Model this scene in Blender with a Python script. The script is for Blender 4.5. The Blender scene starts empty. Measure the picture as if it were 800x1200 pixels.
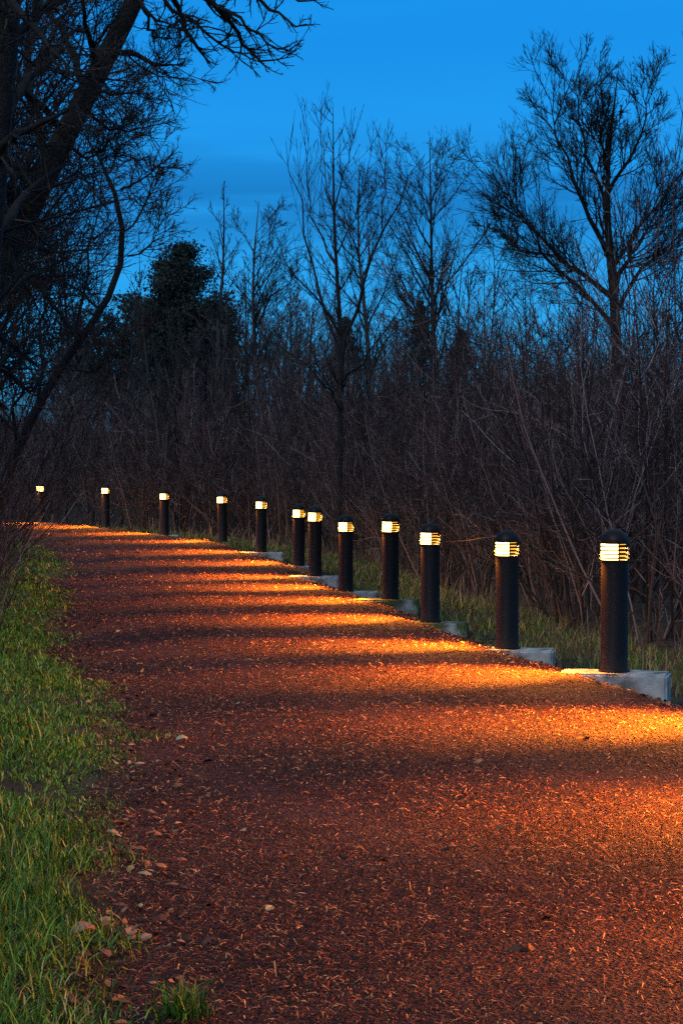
import bpy, math, random
import numpy as np
R = math.radians
random.seed(7)
rng = np.random.default_rng(11)
scene = bpy.context.scene
COL = scene.collection
F, HY, CH = 2400.0, 543.0, 1.56            # focal length and horizon row (pixels of the photograph), eye height in metres

def at(px, py, Y):
    return np.array([(px - 400.0) * Y / F, Y, CH - (py - HY) * Y / F])

# ------------------------------------------------------------------ object helpers
def tag(o, label=None, cat=None, group=None, kind=None):
    if label: o['label'] = label
    if cat: o['category'] = cat
    if group: o['group'] = group
    if kind: o['kind'] = kind
    return o

def empty(name, loc=(0, 0, 0), rz=0.0):
    o = bpy.data.objects.new(name, None)
    o.location = loc; o.rotation_euler = (0, 0, rz); o.empty_display_size = .1
    COL.objects.link(o)
    return o

def link(name, me, mat, parent=None):
    o = bpy.data.objects.new(name, me)
    if mat and len(me.materials) == 0: me.materials.append(mat)
    COL.objects.link(o)
    if parent is not None: o.parent = parent
    return o

def mesh_np(name, V, faces, smooth=True):
    """faces: list of (m,k) int arrays"""
    me = bpy.data.meshes.new(name)
    V = np.asarray(V, np.float32)
    me.vertices.add(len(V)); me.vertices.foreach_set('co', V.ravel())
    loops = np.concatenate([f.ravel() for f in faces]).astype(np.int32)
    sizes = np.concatenate([np.full(len(f), f.shape[1]) for f in faces])
    starts = np.concatenate([[0], np.cumsum(sizes)[:-1]]).astype(np.int32)
    me.loops.add(len(loops)); me.loops.foreach_set('vertex_index', loops)
    me.polygons.add(len(sizes)); me.polygons.foreach_set('loop_start', starts)
    me.polygons.foreach_set('use_smooth', np.full(len(sizes), smooth))
    me.update(calc_edges=True)
    return me

def nrm(a):
    return a / np.maximum(np.linalg.norm(a, axis=-1, keepdims=True), 1e-9)

class Tubes:
    def __init__(s): s.b = {}
    def add(s, P, Rr, k=3):                      # P (m,n,3), Rr (m,n)
        P = np.asarray(P, float); Rr = np.asarray(Rr, float)
        if P.ndim == 2: P, Rr = P[None], Rr[None]
        s.b.setdefault((P.shape[1], k), []).append((P, Rr))
    def arrays(s):
        Vs, Fs, off = [], [], 0
        for (n, k), lst in s.b.items():
            P = np.concatenate([a for a, _ in lst]); Q = np.concatenate([b for _, b in lst])
            T = nrm(np.gradient(P, axis=1))
            mean = np.abs(T.mean(1)); ref = np.zeros_like(mean)
            ref[np.arange(len(P)), mean.argmin(1)] = 1
            U = nrm(np.cross(T, ref[:, None, :])); W = np.cross(T, U)
            ang = np.arange(k) * 2 * math.pi / k
            V = P[:, :, None, :] + Q[:, :, None, None] * (np.cos(ang)[None, None, :, None] * U[:, :, None, :]
                + np.sin(ang)[None, None, :, None] * W[:, :, None, :])
            m = len(P)
            base = (np.arange(m) * n * k)[:, None, None] + (np.arange(n - 1) * k)[None, :, None]
            a = base + np.arange(k)[None, None, :]; b = base + ((np.arange(k) + 1) % k)[None, None, :]
            Fc = np.stack([a, b, b + k, a + k], -1).reshape(-1, 4) + off
            Vs.append(V.reshape(-1, 3)); Fs.append(Fc); off += m * n * k
        return np.concatenate(Vs), np.concatenate(Fs)
    def mesh(s, name):
        V, Fc = s.arrays()
        return mesh_np(name, V, [Fc])

def resample(P, n):
    P = np.asarray(P, float)
    d = np.concatenate([[0], np.cumsum(np.linalg.norm(np.diff(P, axis=0), axis=1))])
    t = np.linspace(0, d[-1], n)
    # smooth the corners
    Q = np.stack([np.interp(t, d, P[:, i]) for i in range(P.shape[1])], 1)
    for _ in range(2):
        Q[1:-1] = .5 * Q[1:-1] + .25 * (Q[:-2] + Q[2:])
    return Q

def lines(g, P0, D0, L, n, wob, up):
    m = len(P0); P = np.zeros((m, n, 3)); P[:, 0] = P0; d = nrm(D0)
    st = (L / (n - 1))[:, None]
    for i in range(1, n):
        P[:, i] = P[:, i - 1] + d * st
        d = nrm(d + g.normal(0, wob, (m, 3)) + np.array([0, 0, up]))
    return P

def kids(g, P, Rr, L, c, t0, t1, ang, angsd, lr, rr, rmin, fall=.6):
    """c children on every polyline"""
    m, n, _ = P.shape
    idx = np.repeat(np.arange(m), c)
    t = (t0 + (t1 - t0) * g.random(m * c))
    f = t * (n - 1); i = np.minimum(f.astype(int), n - 2); w = (f - i)[:, None]
    A, B = P[idx, i], P[idx, i + 1]
    p0 = A * (1 - w) + B * w; T = nrm(B - A)
    q = g.normal(0, 1, (m * c, 3)); q = nrm(q - (q * T).sum(1, keepdims=True) * T)
    a = np.radians(np.clip(g.normal(ang, angsd, m * c), 8, 115))[:, None]
    d = np.cos(a) * T + np.sin(a) * q
    l = L[idx] * lr * (1 - fall * t) * g.uniform(.6, 1.3, m * c)
    r = np.maximum((Rr[idx, i] * (1 - w[:, 0]) + Rr[idx, i + 1] * w[:, 0]) * rr, rmin)
    return p0, d, l, r

def ramp(r0, r1, n, p=1.0):
    x = np.linspace(0, 1, n)[None, :] ** p
    r0 = np.atleast_1d(r0)[:, None]; r1 = np.atleast_1d(r1)[:, None]
    return r0 * (1 - x) + r1 * x

def branch(g, T, P, Rr, L, specs):
    """specs: list of dicts, deeper and deeper levels, added to the tube set T"""
    for s in specs:
        p0, d, l, r = kids(g, P, Rr, L, s['c'], s.get('t0', .15), s.get('t1', .97), s['a'], s.get('sd', 10), s['lr'], s.get('rr', .6), s['rm'], s.get('fall', .6))
        n = s.get('n', 5)
        P = lines(g, p0, d, l, n, s.get('w', .12), s.get('up', .1))
        Rr = ramp(r, np.maximum(r * .25, s['rm'] * .6), n); L = l
        T.add(P, Rr, s.get('k', 3))

# ------------------------------------------------------------------ materials
def mat(name):
    m = bpy.data.materials.new(name); m.use_nodes = True
    nt = m.node_tree; b = nt.nodes['Principled BSDF']
    return m, nt, b
def node(nt, t, **kw):
    n = nt.nodes.new(t)
    for k, v in kw.items(): setattr(n, k, v)
    return n
def ramp_node(nt, stops, fac):
    r = node(nt, 'ShaderNodeValToRGB'); e = r.color_ramp.elements
    while len(e) < len(stops): e.new(.5)
    for el, (p, c) in zip(e, stops): el.position = p; el.color = (*c, 1)
    nt.links.new(fac, r.inputs['Fac'])
    return r
def noisy(name, stops, scale, rough=.85, bump=0.0, bscale=None, island=False, spec=.3, detail=6):
    m, nt, b = mat(name)
    tc = node(nt, 'ShaderNodeTexCoord')
    nz = node(nt, 'ShaderNodeTexNoise'); nz.inputs['Scale'].default_value = scale; nz.inputs['Detail'].default_value = detail
    nt.links.new(tc.outputs['Object'], nz.inputs['Vector'])
    fac = nz.outputs['Fac']
    if island:
        ge = node(nt, 'ShaderNodeNewGeometry')
        fac = ge.outputs['Random Per Island']
    r = ramp_node(nt, stops, fac)
    nt.links.new(r.outputs['Color'], b.inputs['Base Color'])
    b.inputs['Roughness'].default_value = rough
    b.inputs['Specular IOR Level'].default_value = spec
    if bump:
        n2 = node(nt, 'ShaderNodeTexNoise'); n2.inputs['Scale'].default_value = bscale or scale * 3; n2.inputs['Detail'].default_value = 8
        nt.links.new(tc.outputs['Object'], n2.inputs['Vector'])
        bp = node(nt, 'ShaderNodeBump'); bp.inputs['Strength'].default_value = bump; bp.inputs['Distance'].default_value = .03
        nt.links.new(n2.outputs['Fac'], bp.inputs['Height']); nt.links.new(bp.outputs['Normal'], b.inputs['Normal'])
    return m

M = {}
M['bark'] = noisy('dark_bark', [(.3, (.008, .007, .007)), (.7, (.022, .019, .018))], 9, .9, .8, 30)
M['mossbark'] = noisy('mossy_bark', [(.35, (.007, .006, .006)), (.6, (.012, .014, .009)), (.8, (.024, .021, .019))], 5, .95, .9, 25)
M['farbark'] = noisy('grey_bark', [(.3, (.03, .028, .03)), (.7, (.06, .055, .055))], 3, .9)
M['twig'] = noisy('dark_twigs', [(0, (.010, .009, .009)), (.8, (.028, .022, .02)), (1, (.08, .065, .055))], 1, .85, island=True)
M['shrub'] = noisy('brown_shrub_twigs', [(0, (.012, .008, .008)), (.5, (.045, .026, .024)), (.78, (.13, .075, .065)), (.93, (.24, .17, .16)), (1, (.42, .36, .36))], 1, .8, island=True)
M['everg'] = noisy('evergreen_leaves', [(0, (.012, .02, .016)), (1, (.035, .05, .04))], 1, .8, island=True)
M['grass'] = noisy('grass_blades', [(0, (.008, .025, .002)), (.4, (.035, .10, .004)), (.75, (.085, .24, .012)), (.93, (.22, .36, .03)), (1, (.6, .52, .22))], 1, .55, island=True)
M['verge'] = noisy('verge_grass_blades', [(0, (.02, .06, .005)), (.5, (.055, .15, .012)), (.72, (.15, .14, .05)), (1, (.30, .24, .12))], 1, .7, island=True)
M['straw'] = noisy('dry_stems', [(0, (.06, .04, .025)), (.7, (.14, .095, .06)), (1, (.34, .27, .18))], 1, .8, island=True)
M['leaf'] = noisy('dead_leaves', [(0, (.035, .016, .010)), (.5, (.11, .045, .025)), (.85, (.24, .12, .06)), (1, (.42, .32, .18))], 1, .7, island=True)
M['chip'] = noisy('bark_chips', [(0, (.007, .002, .0015)), (.5, (.028, .007, .004)), (.74, (.10, .024, .009)), (.90, (.32, .10, .035)), (1, (.7, .38, .17))], 1, .75, island=True)
M['soil'] = noisy('litter_soil', [(.35, (.022, .014, .010)), (.55, (.05, .032, .02)), (.75, (.04, .05, .018))], 3, .95, .8, 40)
M['paint'] = noisy('black_powder_coat', [(.3, (.006, .005, .005)), (.7, (.010, .008, .007))], 40, .5, .05, 300, spec=.22)
M['hill'] = noisy('wooded_hill', [(.35, (.02, .018, .02)), (.65, (.05, .042, .042))], .6, .95, .6, 2)

def dusty(m):
    nt = m.node_tree; b = nt.nodes['Principled BSDF']
    src = b.inputs['Base Color'].links[0].from_socket
    tc = node(nt, 'ShaderNodeTexCoord'); sx = node(nt, 'ShaderNodeSeparateXYZ'); nt.links.new(tc.outputs['Object'], sx.inputs[0])
    n = node(nt, 'ShaderNodeTexNoise'); n.inputs['Scale'].default_value = 22; n.inputs['Detail'].default_value = 8; nt.links.new(tc.outputs['Object'], n.inputs['Vector'])
    a = node(nt, 'ShaderNodeMath', operation='MULTIPLY_ADD'); a.inputs[1].default_value = -1.6; a.inputs[2].default_value = .36
    nt.links.new(sx.outputs['Z'], a.inputs[0])
    c = node(nt, 'ShaderNodeMath', operation='ADD'); nt.links.new(a.outputs[0], c.inputs[0]); nt.links.new(n.outputs['Fac'], c.inputs[1])
    r = ramp_node(nt, [(.62, (0, 0, 0)), (1.0, (.55, .55, .55))], c.outputs[0])
    mx = node(nt, 'ShaderNodeMix', data_type='RGBA'); nt.links.new(r.outputs['Color'], mx.inputs['Factor']); nt.links.new(src, mx.inputs['A'])
    mx.inputs['B'].default_value = (.03, .022, .018, 1); nt.links.new(mx.outputs['Result'], b.inputs['Base Color'])
dusty(M['paint'])

def path_mat():
    m, nt, b = mat('bark_path')
    tc = node(nt, 'ShaderNodeTexCoord')
    def nz(sc, mp=(1, 1, 1), det=8):
        mpn = node(nt, 'ShaderNodeMapping'); mpn.inputs['Scale'].default_value = mp
        nt.links.new(tc.outputs['Object'], mpn.inputs['Vector'])
        n = node(nt, 'ShaderNodeTexNoise'); n.inputs['Scale'].default_value = sc; n.inputs['Detail'].default_value = det
        nt.links.new(mpn.outputs['Vector'], n.inputs['Vector']); return n
    a = nz(34, (.8, 1, 1)); a.inputs['Distortion'].default_value = 1.2; c = nz(1.3, det=4); v = node(nt, 'ShaderNodeTexVoronoi'); v.inputs['Scale'].default_value = 60
    nt.links.new(tc.outputs['Object'], v.inputs['Vector'])
    r = ramp_node(nt, [(.3, (.008, .002, .0015)), (.5, (.04, .0095, .005)), (.68, (.12, .030, .012))], a.outputs['Fac'])
    mx = node(nt, 'ShaderNodeMix', data_type='RGBA', blend_type='MULTIPLY'); mx.inputs['Factor'].default_value = .6
    r2 = ramp_node(nt, [(.35, (.35, .3, .3)), (.65, (1.35, 1.25, 1.2))], c.outputs['Fac'])
    nt.links.new(r.outputs['Color'], mx.inputs['A']); nt.links.new(r2.outputs['Color'], mx.inputs['B'])
    nt.links.new(mx.outputs['Result'], b.inputs['Base Color'])
    b.inputs['Roughness'].default_value = .8; b.inputs['Specular IOR Level'].default_value = .3
    ad = node(nt, 'ShaderNodeMath', operation='ADD')
    nt.links.new(a.outputs['Fac'], ad.inputs[0]); nt.links.new(v.outputs['Distance'], ad.inputs[1])
    bp = node(nt, 'ShaderNodeBump'); bp.inputs['Strength'].default_value = 1; bp.inputs['Distance'].default_value = .03
    nt.links.new(ad.outputs[0], bp.inputs['Height']); nt.links.new(bp.outputs['Normal'], b.inputs['Normal'])
    return m
M['path'] = path_mat()

def concrete(name, moss):
    m, nt, b = mat(name)
    tc = node(nt, 'ShaderNodeTexCoord')
    n = node(nt, 'ShaderNodeTexNoise'); n.inputs['Scale'].default_value = 7; n.inputs['Detail'].default_value = 9
    nt.links.new(tc.outputs['Object'], n.inputs['Vector'])
    r = ramp_node(nt, [(.32, (.13, .13, .12)), (.5, (.36, .37, .36)), (.7, (.55, .55, .53))], n.outputs['Fac'])
    n2 = node(nt, 'ShaderNodeTexNoise'); n2.inputs['Scale'].default_value = 4.5; n2.inputs['Detail'].default_value = 7; n2.inputs['Distortion'].default_value = .6
    nt.links.new(tc.outputs['Object'], n2.inputs['Vector'])
    r2 = ramp_node(nt, [(.62 - .22 * moss, (0, 0, 0)), (.72 - .2 * moss, (1, 1, 1))], n2.outputs['Fac'])
    mx = node(nt, 'ShaderNodeMix', data_type='RGBA')
    nt.links.new(r2.outputs['Color'], mx.inputs['Factor']); nt.links.new(r.outputs['Color'], mx.inputs['A'])
    mx.inputs['B'].default_value = (.07, .10, .035, 1)
    nt.links.new(mx.outputs['Result'], b.inputs['Base Color'])
    b.inputs['Roughness'].default_value = .9
    bp = node(nt, 'ShaderNodeBump'); bp.inputs['Strength'].default_value = .5; bp.inputs['Distance'].default_value = .01
    n3 = node(nt, 'ShaderNodeTexNoise'); n3.inputs['Scale'].default_value = 60; n3.inputs['Detail'].default_value = 6
    nt.links.new(tc.outputs['Object'], n3.inputs['Vector'])
    nt.links.new(n3.outputs['Fac'], bp.inputs['Height']); nt.links.new(bp.outputs['Normal'], b.inputs['Normal'])
    return m
M['conc'] = concrete('grey_concrete', .15)
M['mossconc'] = concrete('mossy_concrete', 1.25)

def glow(name, col, st, trans):
    m = bpy.data.materials.new(name); m.use_nodes = True; nt = m.node_tree; nt.nodes.clear()
    e = node(nt, 'ShaderNodeEmission'); e.inputs['Color'].default_value = (*col, 1); e.inputs['Strength'].default_value = st
    t = node(nt, 'ShaderNodeBsdfTransparent'); mx = node(nt, 'ShaderNodeMixShader'); mx.inputs['Fac'].default_value = trans
    o = node(nt, 'ShaderNodeOutputMaterial')
    nt.links.new(e.outputs[0], mx.inputs[1]); nt.links.new(t.outputs[0], mx.inputs[2]); nt.links.new(mx.outputs[0], o.inputs['Surface'])
    return m
M['lamp'] = glow('lit_lamp_glass', (1, .60, .14), 8.0, .2)
M['lampdim'] = glow('amber_lamp_glass', (1, .42, .035), 1.1, .4)

# ------------------------------------------------------------------ the line of bollards and the ground
# (pixel column, depth in metres, base row)
BOL = [(719, 15.4, 787), (594, 18.5, 760), (504, 22.1, 729), (457, 25.5, 702), (405, 28.6, 693), (369, 31.2, 675),
       (350, 35.4, 663), (306, 39.3, 647), (261, 44.0, 635), (193, 48.0, 627), (124, 51.6, 617), (48, 53.8, 613)]
BP = [at(x, y, Y) for x, Y, y in BOL]
EXTRA = [np.array([2.56, 12.3, .0]), np.array([3.0, 9.2, .0]), np.array([3.45, 6.7, .0])]
LINE = [np.array([3.9, -30, 0.]), np.array([3.85, -5, 0.]), np.array([3.65, 2.5, 0.])] + EXTRA[::-1] + BP + \
       [np.array([-11.5, 55.6, 0.02]), np.array([-18, 57.5, .05]), np.array([-40, 60, .1])]
LINE = np.array(LINE)
LZ = LINE[:, 2].copy(); LZ[1:-1] = .5 * LZ[1:-1] + .25 * (LZ[:-2] + LZ[2:])
L3 = LINE.copy(); L3[:, 2] = LZ
DENSE = resample(L3, 700)
DT = nrm(np.gradient(DENSE[:, :2], axis=0))
PER = np.stack([DT[:, 1], -DT[:, 0]], 1)        # points to the right of the line

def st(X, Y):
    """signed lateral distance from the bollard line (+ right / outside), and height of the line there"""
    X = np.asarray(X, float); sh = X.shape; X = X.ravel(); Y = np.asarray(Y, float).ravel()
    S = np.empty(len(X)); Z = np.empty(len(X))
    for a in range(0, len(X), 20000):
        x = X[a:a + 20000, None]; y = Y[a:a + 20000, None]
        d = (x - DENSE[None, :, 0]) ** 2 + (y - DENSE[None, :, 1]) ** 2
        i = d.argmin(1)
        dx = x[:, 0] - DENSE[i, 0]; dy = y[:, 0] - DENSE[i, 1]
        sg = np.sign(dx * PER[i, 0] + dy * PER[i, 1])
        S[a:a + 20000] = np.sqrt(d[np.arange(len(i)), i]) * sg; Z[a:a + 20000] = DENSE[i, 2]
    return S.reshape(sh), Z.reshape(sh)

def sm(x, a, b):
    t = np.clip((x - a) / (b - a), 0, 1); return t * t * (3 - 2 * t)

def wob(x, y):
    return (np.sin(x * 1.7 + y * .9) + np.sin(x * .6 - y * 1.3 + 2) + np.sin(x * 3.1 + y * 2.3 + 1) * .5) / 2.5

EDGE = -3.85
def edge(Y): return EDGE - .42 * (1 - sm(np.asarray(Y, float), 6.5, 11)) - .12 * sm(np.asarray(Y, float), 14, 18) * (1 - sm(np.asarray(Y, float), 24, 30))
#                                    # the grass edge of the path
def gz(X, Y, ground=False):
    X = np.asarray(X, float); Y = np.asarray(Y, float)
    S, Z = st(X, Y)
    far = sm(np.abs(S), 20, 60)
    z = Z * (1 - far)
    z = z + .02 * (1 - sm(S, -.5, -.2)) - (.24 - .045 * sm(Y, 16, 18)) * sm(S, -.42, .5)          # shoulder falls away beside the plinths
    z = z - .05 * sm(-S, 2.6, 3.7) + .20 * sm(-S, 4.0, 5.6)              # shallow gutter, grass bank
    z = z + .012 * wob(X * 1.3, Y * 1.3) + .022 * wob(X * 4, Y * 4 + 1) * sm(S, -.8, -.3) * (1 - sm(S, .5, .9)) + .05 * wob(X * .5, Y * .5) * sm(-S, 4, 6) + .06 * wob(X * .5, Y * .5) * sm(S, .8, 3)
    # far hills
    Y = np.asarray(Y, float); X = np.asarray(X, float)
    hill = sm(Y, 85, 140) * (4.6 + 1.4 * np.sin(X * .05 + 1) + 1.0 * np.sin(X * .13) + .5 * np.sin(X * .31 + 2)) * (1 - .6 * sm(Y, 400, 900))
    z = z + hill
    if ground:
        z = z - .05 * (1 - sm(np.abs(S - (-1.6)), 1.75, 2.1))
    return z

def strip_axis(segs):
    out = []
    for a, b, s in segs: out += list(np.arange(a, b, s))
    return np.array(out + [segs[-1][1]])

def grid_mesh(name, X, Y, zfun):
    XX, YY = np.meshgrid(X, Y); ZZ = zfun(XX, YY)
    V = np.stack([XX, YY, ZZ], -1).reshape(-1, 3)
    ny, nx = XX.shape
    i = (np.arange(ny - 1)[:, None] * nx + np.arange(nx - 1)[None, :]).reshape(-1)
    return mesh_np(name, V, [np.stack([i, i + 1, i + nx + 1, i + nx], 1)])

xs = strip_axis([(-900, -200, 100), (-200, -60, 10), (-60, -24, 2), (-24, 14, .22), (14, 60, 2), (60, 200, 10), (200, 900, 100)])
ys = strip_axis([(-60, -4, 4), (-4, 62, .22), (62, 100, 2), (100, 160, 4), (160, 400, 20), (400, 1200, 100)])
g0 = link('ground', grid_mesh('ground', xs, ys, lambda a, b: gz(a, b, True)), M['soil']); g0['kind'] = 'structure'

# path sheet in (along, across) coordinates; the inner side of the bend is clamped so rows never cross
nd = len(DENSE); U = np.linspace(0, 1, 34)
side = np.array([np.interp(U, [0, 1], [.52, float(edge(p[1])) + .02 + .10 * wob(p[0], p[1] * 2)]) for p in DENSE])
PX = DENSE[:, 0, None] + PER[:, 0, None] * side; PY = DENSE[:, 1, None] + PER[:, 1, None] * side
keep = slice(0, nd)
PZ = gz(PX, PY) + .004
V = np.stack([PX, PY, PZ], -1).reshape(-1, 3); nx = len(U)
i = (np.arange(nd - 1)[:, None] * nx + np.arange(nx - 1)[None, :]).reshape(-1)
pth = link('path', mesh_np('path', V, [np.stack([i, i + nx, i + nx + 1, i + 1], 1)]), M['path']); pth['kind'] = 'structure'

# ------------------------------------------------------------------ bollards
def lathe(prof, n=40, a0=0.0, a1=2 * math.pi):
    closed = abs(a1 - a0 - 2 * math.pi) < 1e-6
    m = n if closed else n + 1
    ang = a0 + (a1 - a0) * np.arange(m) / n
    prof = np.array(prof)
    V = np.stack([prof[:, 0, None] * np.cos(ang), prof[:, 0, None] * np.sin(ang), np.repeat(prof[:, 1, None], m, 1)], -1).reshape(-1, 3)
    k = len(prof); js = np.arange(m if closed else m - 1); fs = []
    for i in range(k - 1):
        fs.append(np.stack([i * m + js, i * m + (js + 1) % m, (i + 1) * m + (js + 1) % m, (i + 1) * m + js], 1))
    return V, np.concatenate(fs)

def box_arr(x0, x1, y0, y1, z0, z1):
    V = np.array([(x, y, z) for z in (z0, z1) for x, y in ((x0, y0), (x1, y0), (x1, y1), (x0, y1))], float)
    Fc = np.array([(0, 3, 2, 1), (4, 5, 6, 7), (0, 1, 5, 4), (1, 2, 6, 5), (2, 3, 7, 6), (3, 0, 4, 7)])
    return V, Fc

def join(parts):
    Vs, Fs, o = [], [], 0
    for V, Fc in parts: Vs.append(V); Fs.append(Fc + o); o += len(V)
    return np.concatenate(Vs), np.concatenate(Fs)

def auto(o, ang=35):
    me = o.data
    me.polygons.foreach_set('use_smooth', np.ones(len(me.polygons), bool))
    try: me.set_sharp_from_angle(angle=R(ang))
    except Exception: pass

LZ0, LZ1 = .84, .96
post_V, post_F = lathe([(.118, 0), (.118, .012), (.104, .014), (.102, .02), (.102, LZ0 - .02), (.1055, LZ0 - .018), (.1055, LZ0 - .002), (.103, LZ0), (.0, LZ0)], 48)
cap_V, cap_F = lathe([(0.0, LZ1), (.1055, LZ1), (.1085, LZ1 + .004), (.1085, LZ1 + .012)] +
                     [(.107 * math.cos(a), LZ1 + .012 + .1 * math.sin(a)) for a in np.linspace(0, math.pi / 2, 12)], 48)
lv = []
for k in range(4):
    z = LZ0 + .012 + k * .029
    lv.append(lathe([(.086, z + .016), (.114, z), (.114, z - .004), (.086, z + .011), (.086, z + .016)], 48))
lou_V, lou_F = join(lv)
rods = []
for a in (R(-90), R(0), R(90)):                  # struts between the louvres (local x points away from the path)
    V, Fc = box_arr(-.006, .006, -.004, .004, LZ0 - .001, LZ1 + .001)
    V[:, 0] += .107; c, s = math.cos(a), math.sin(a)
    V = np.stack([V[:, 0] * c - V[:, 1] * s, V[:, 0] * s + V[:, 1] * c, V[:, 2]], 1); rods.append((V, Fc))
lit_V, lit_F = lathe([(.101, LZ0 + .001), (.101, LZ1 - .001)], 20, R(90), R(270))
dim_V, dim_F = lathe([(.084, LZ0 + .001), (.084, LZ1 - .001)], 20, R(-90), R(90))
meshes = {}
for nm, V, Fc, mt in (('post', post_V, post_F, 'paint'), ('dome_cap', cap_V, cap_F, 'paint'), ('louvre', lou_V, lou_F, 'paint'), ('strut', *rods[0], 'paint'), ('strut ', *rods[1], 'paint'), ('strut  ', *rods[2], 'paint'),
                      ('lamp_glass', lit_V, lit_F, 'lamp'), ('shielded_glass', dim_V, dim_F, 'lampdim')):
    me = mesh_np(nm, V, [Fc]); me.materials.append(M[mt])
    try: me.set_sharp_from_angle(angle=R(35))
    except Exception: pass
    meshes[nm] = me; me.name = nm.strip()

sp = bpy.data.lights.new('lamp_beam', 'SPOT')
sp.energy = 1300; sp.color = (1, .26, .013); sp.spot_size = R(82); sp.spot_blend = 1.0; sp.shadow_soft_size = .03

sp2 = bpy.data.lights.new('lamp_spill', 'SPOT')
sp2.energy = 150; sp2.color = (1, .5, .12); sp2.spot_size = R(150); sp2.spot_blend = .8; sp2.shadow_soft_size = .02
sp3 = bpy.data.lights.new('lamp_wash', 'SPOT')
sp3.energy = 165; sp3.color = (1, .29, .016); sp3.spot_size = R(150); sp3.spot_blend = 1.0; sp3.shadow_soft_size = .03
ORD = ['nearest', 'second', 'third', 'fourth', 'fifth', 'sixth', 'seventh', 'eighth', 'ninth', 'tenth', 'eleventh', 'farthest']
LBL = ['lit black bollard light nearest the camera, largest, on the big concrete footing',
       'second lit black bollard light from the camera, just behind the largest one',
       'third lit black bollard light from the camera, on a green-stained footing',
       'fourth lit black bollard light from the camera, on a mossy footing',
       'fifth lit black bollard light from the camera, standing alone left of the mossy footing',
       'sixth lit black bollard light from the camera, the nearer of the close pair',
       'seventh lit black bollard light from the camera, the farther of the close pair',
       'eighth lit black bollard light from the camera, just beyond the close pair',
       'ninth lit black bollard light from the camera, standing in verge grass without visible footing',
       'tenth lit black bollard light from the camera, where the path begins bending',
       'eleventh lit black bollard light from the camera, second from the far end',
       'farthest lit black bollard light, at the bend by the dark thicket']
ELB = ['lit black bollard light just outside the frame before the largest one', 'second lit bollard light outside the frame, beside the near path',
       'third lit bollard light outside the frame, closest to the viewer']

def plinth(p, rz, w0, w1, dep, hh, m, label, seed):
    g = np.random.default_rng(seed)
    import bmesh
    bm = bmesh.new()
    V, Fc = box_arr(-w0, w1, -dep * .55, dep * .45, -hh, 0)
    vs = [bm.verts.new(v) for v in V]
    for f in Fc: bm.faces.new([vs[j] for j in f])
    bmesh.ops.bevel(bm, geom=list(bm.edges), offset=.016, segments=2, affect='EDGES')
    bmesh.ops.subdivide_edges(bm, edges=[e for e in bm.edges if e.calc_length() > .15], cuts=5, use_grid_fill=True)
    for v in bm.verts:
        v.co += v.normal * 0
        v.co.x += g.normal(0, .0018); v.co.y += g.normal(0, .0018); v.co.z += g.normal(0, .0014)
    me = bpy.data.meshes.new('concrete_footing'); bm.to_mesh(me); bm.free()
    o = link('concrete_footing', me, M[m]); auto(o, 40)
    o.location = p; o.rotation_euler = (0, 0, rz)
    tag(o, label, 'concrete footing', 'concrete footings under the bollard lights')
    return o

PL = ['largest pale concrete footing, under the nearest bollard light', 'smooth pale concrete footing under the second bollard light', 'concrete footing with green-stained end under the third bollard light',
      'mossiest concrete footing, under the fourth bollard light', 'thin grey concrete footing under the fifth bollard light', 'wedge of concrete footing under the sixth bollard light',
      'low concrete footing under the seventh bollard light', 'low pale concrete footing under the eighth bollard light', None,
      'small pale concrete footing under the tenth bollard light', None, 'sliver of concrete footing under the farthest bollard light']
allb = [(p, LBL[i], i) for i, p in enumerate(BP)] + [(p, ELB[i], 20 + i) for i, p in enumerate(EXTRA)]
for p, lab, idx in allb:
    j = ((DENSE[:, :2] - p[:2]) ** 2).sum(1).argmin()
    rz = math.atan2(PER[j, 1], PER[j, 0])
    base = empty('bollard_light', (p[0], p[1], p[2] + .001), rz)
    base.rotation_euler = (random.gauss(0, .009), random.gauss(0, .009), rz)
    tag(base, lab, 'bollard light', 'bollard lights along the path')
    for nm in meshes:
        o = bpy.data.objects.new(nm.strip(), meshes[nm]); COL.objects.link(o); o.parent = base
    lo = bpy.data.objects.new('lamp_beam', sp); COL.objects.link(lo); lo.parent = base
    lo.location = (-.118, 0, .905)
    lo.rotation_euler = (0, R(44), 0)           # spot looks down its -z; tilt it towards the path
    l3 = bpy.data.objects.new('lamp_wash', sp3); COL.objects.link(l3); l3.parent = base
    l3.location = (-.12, 0, .90); l3.rotation_euler = (0, R(38), 0)
    l2 = bpy.data.objects.new('lamp_spill', sp2); COL.objects.link(l2); l2.parent = base
    l2.location = (.066, 0, .925); l2.rotation_euler = (0, R(-55), 0)
    if idx < 20 and PL[idx]:
        w = [.40, .34, .40, .42, .30, .40, .42, .40, 0, .3, 0, .3][idx]
        w1 = [.41, .42, .40, .36, .46, .38, .30, .42, 0, .34, 0, .42][idx]
        rzp = R([-14, -10, -8, -6, -4, -8, 0, 0, 0, 0, 0, 0][idx])
        plinth(p, rzp, w, w1, .36, .42, 'mossconc' if idx in (3,) else ('conc' if idx not in (2,) else 'mossconc'), PL[idx], 40 + idx)
    if idx >= 20:
        plinth(p, R(-10), .4, .4, .36, .42, 'conc', ['concrete footing outside the frame, before the largest one', 'second concrete footing outside the frame', 'third concrete footing outside the frame'][idx - 20], 90 + idx)

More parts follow.
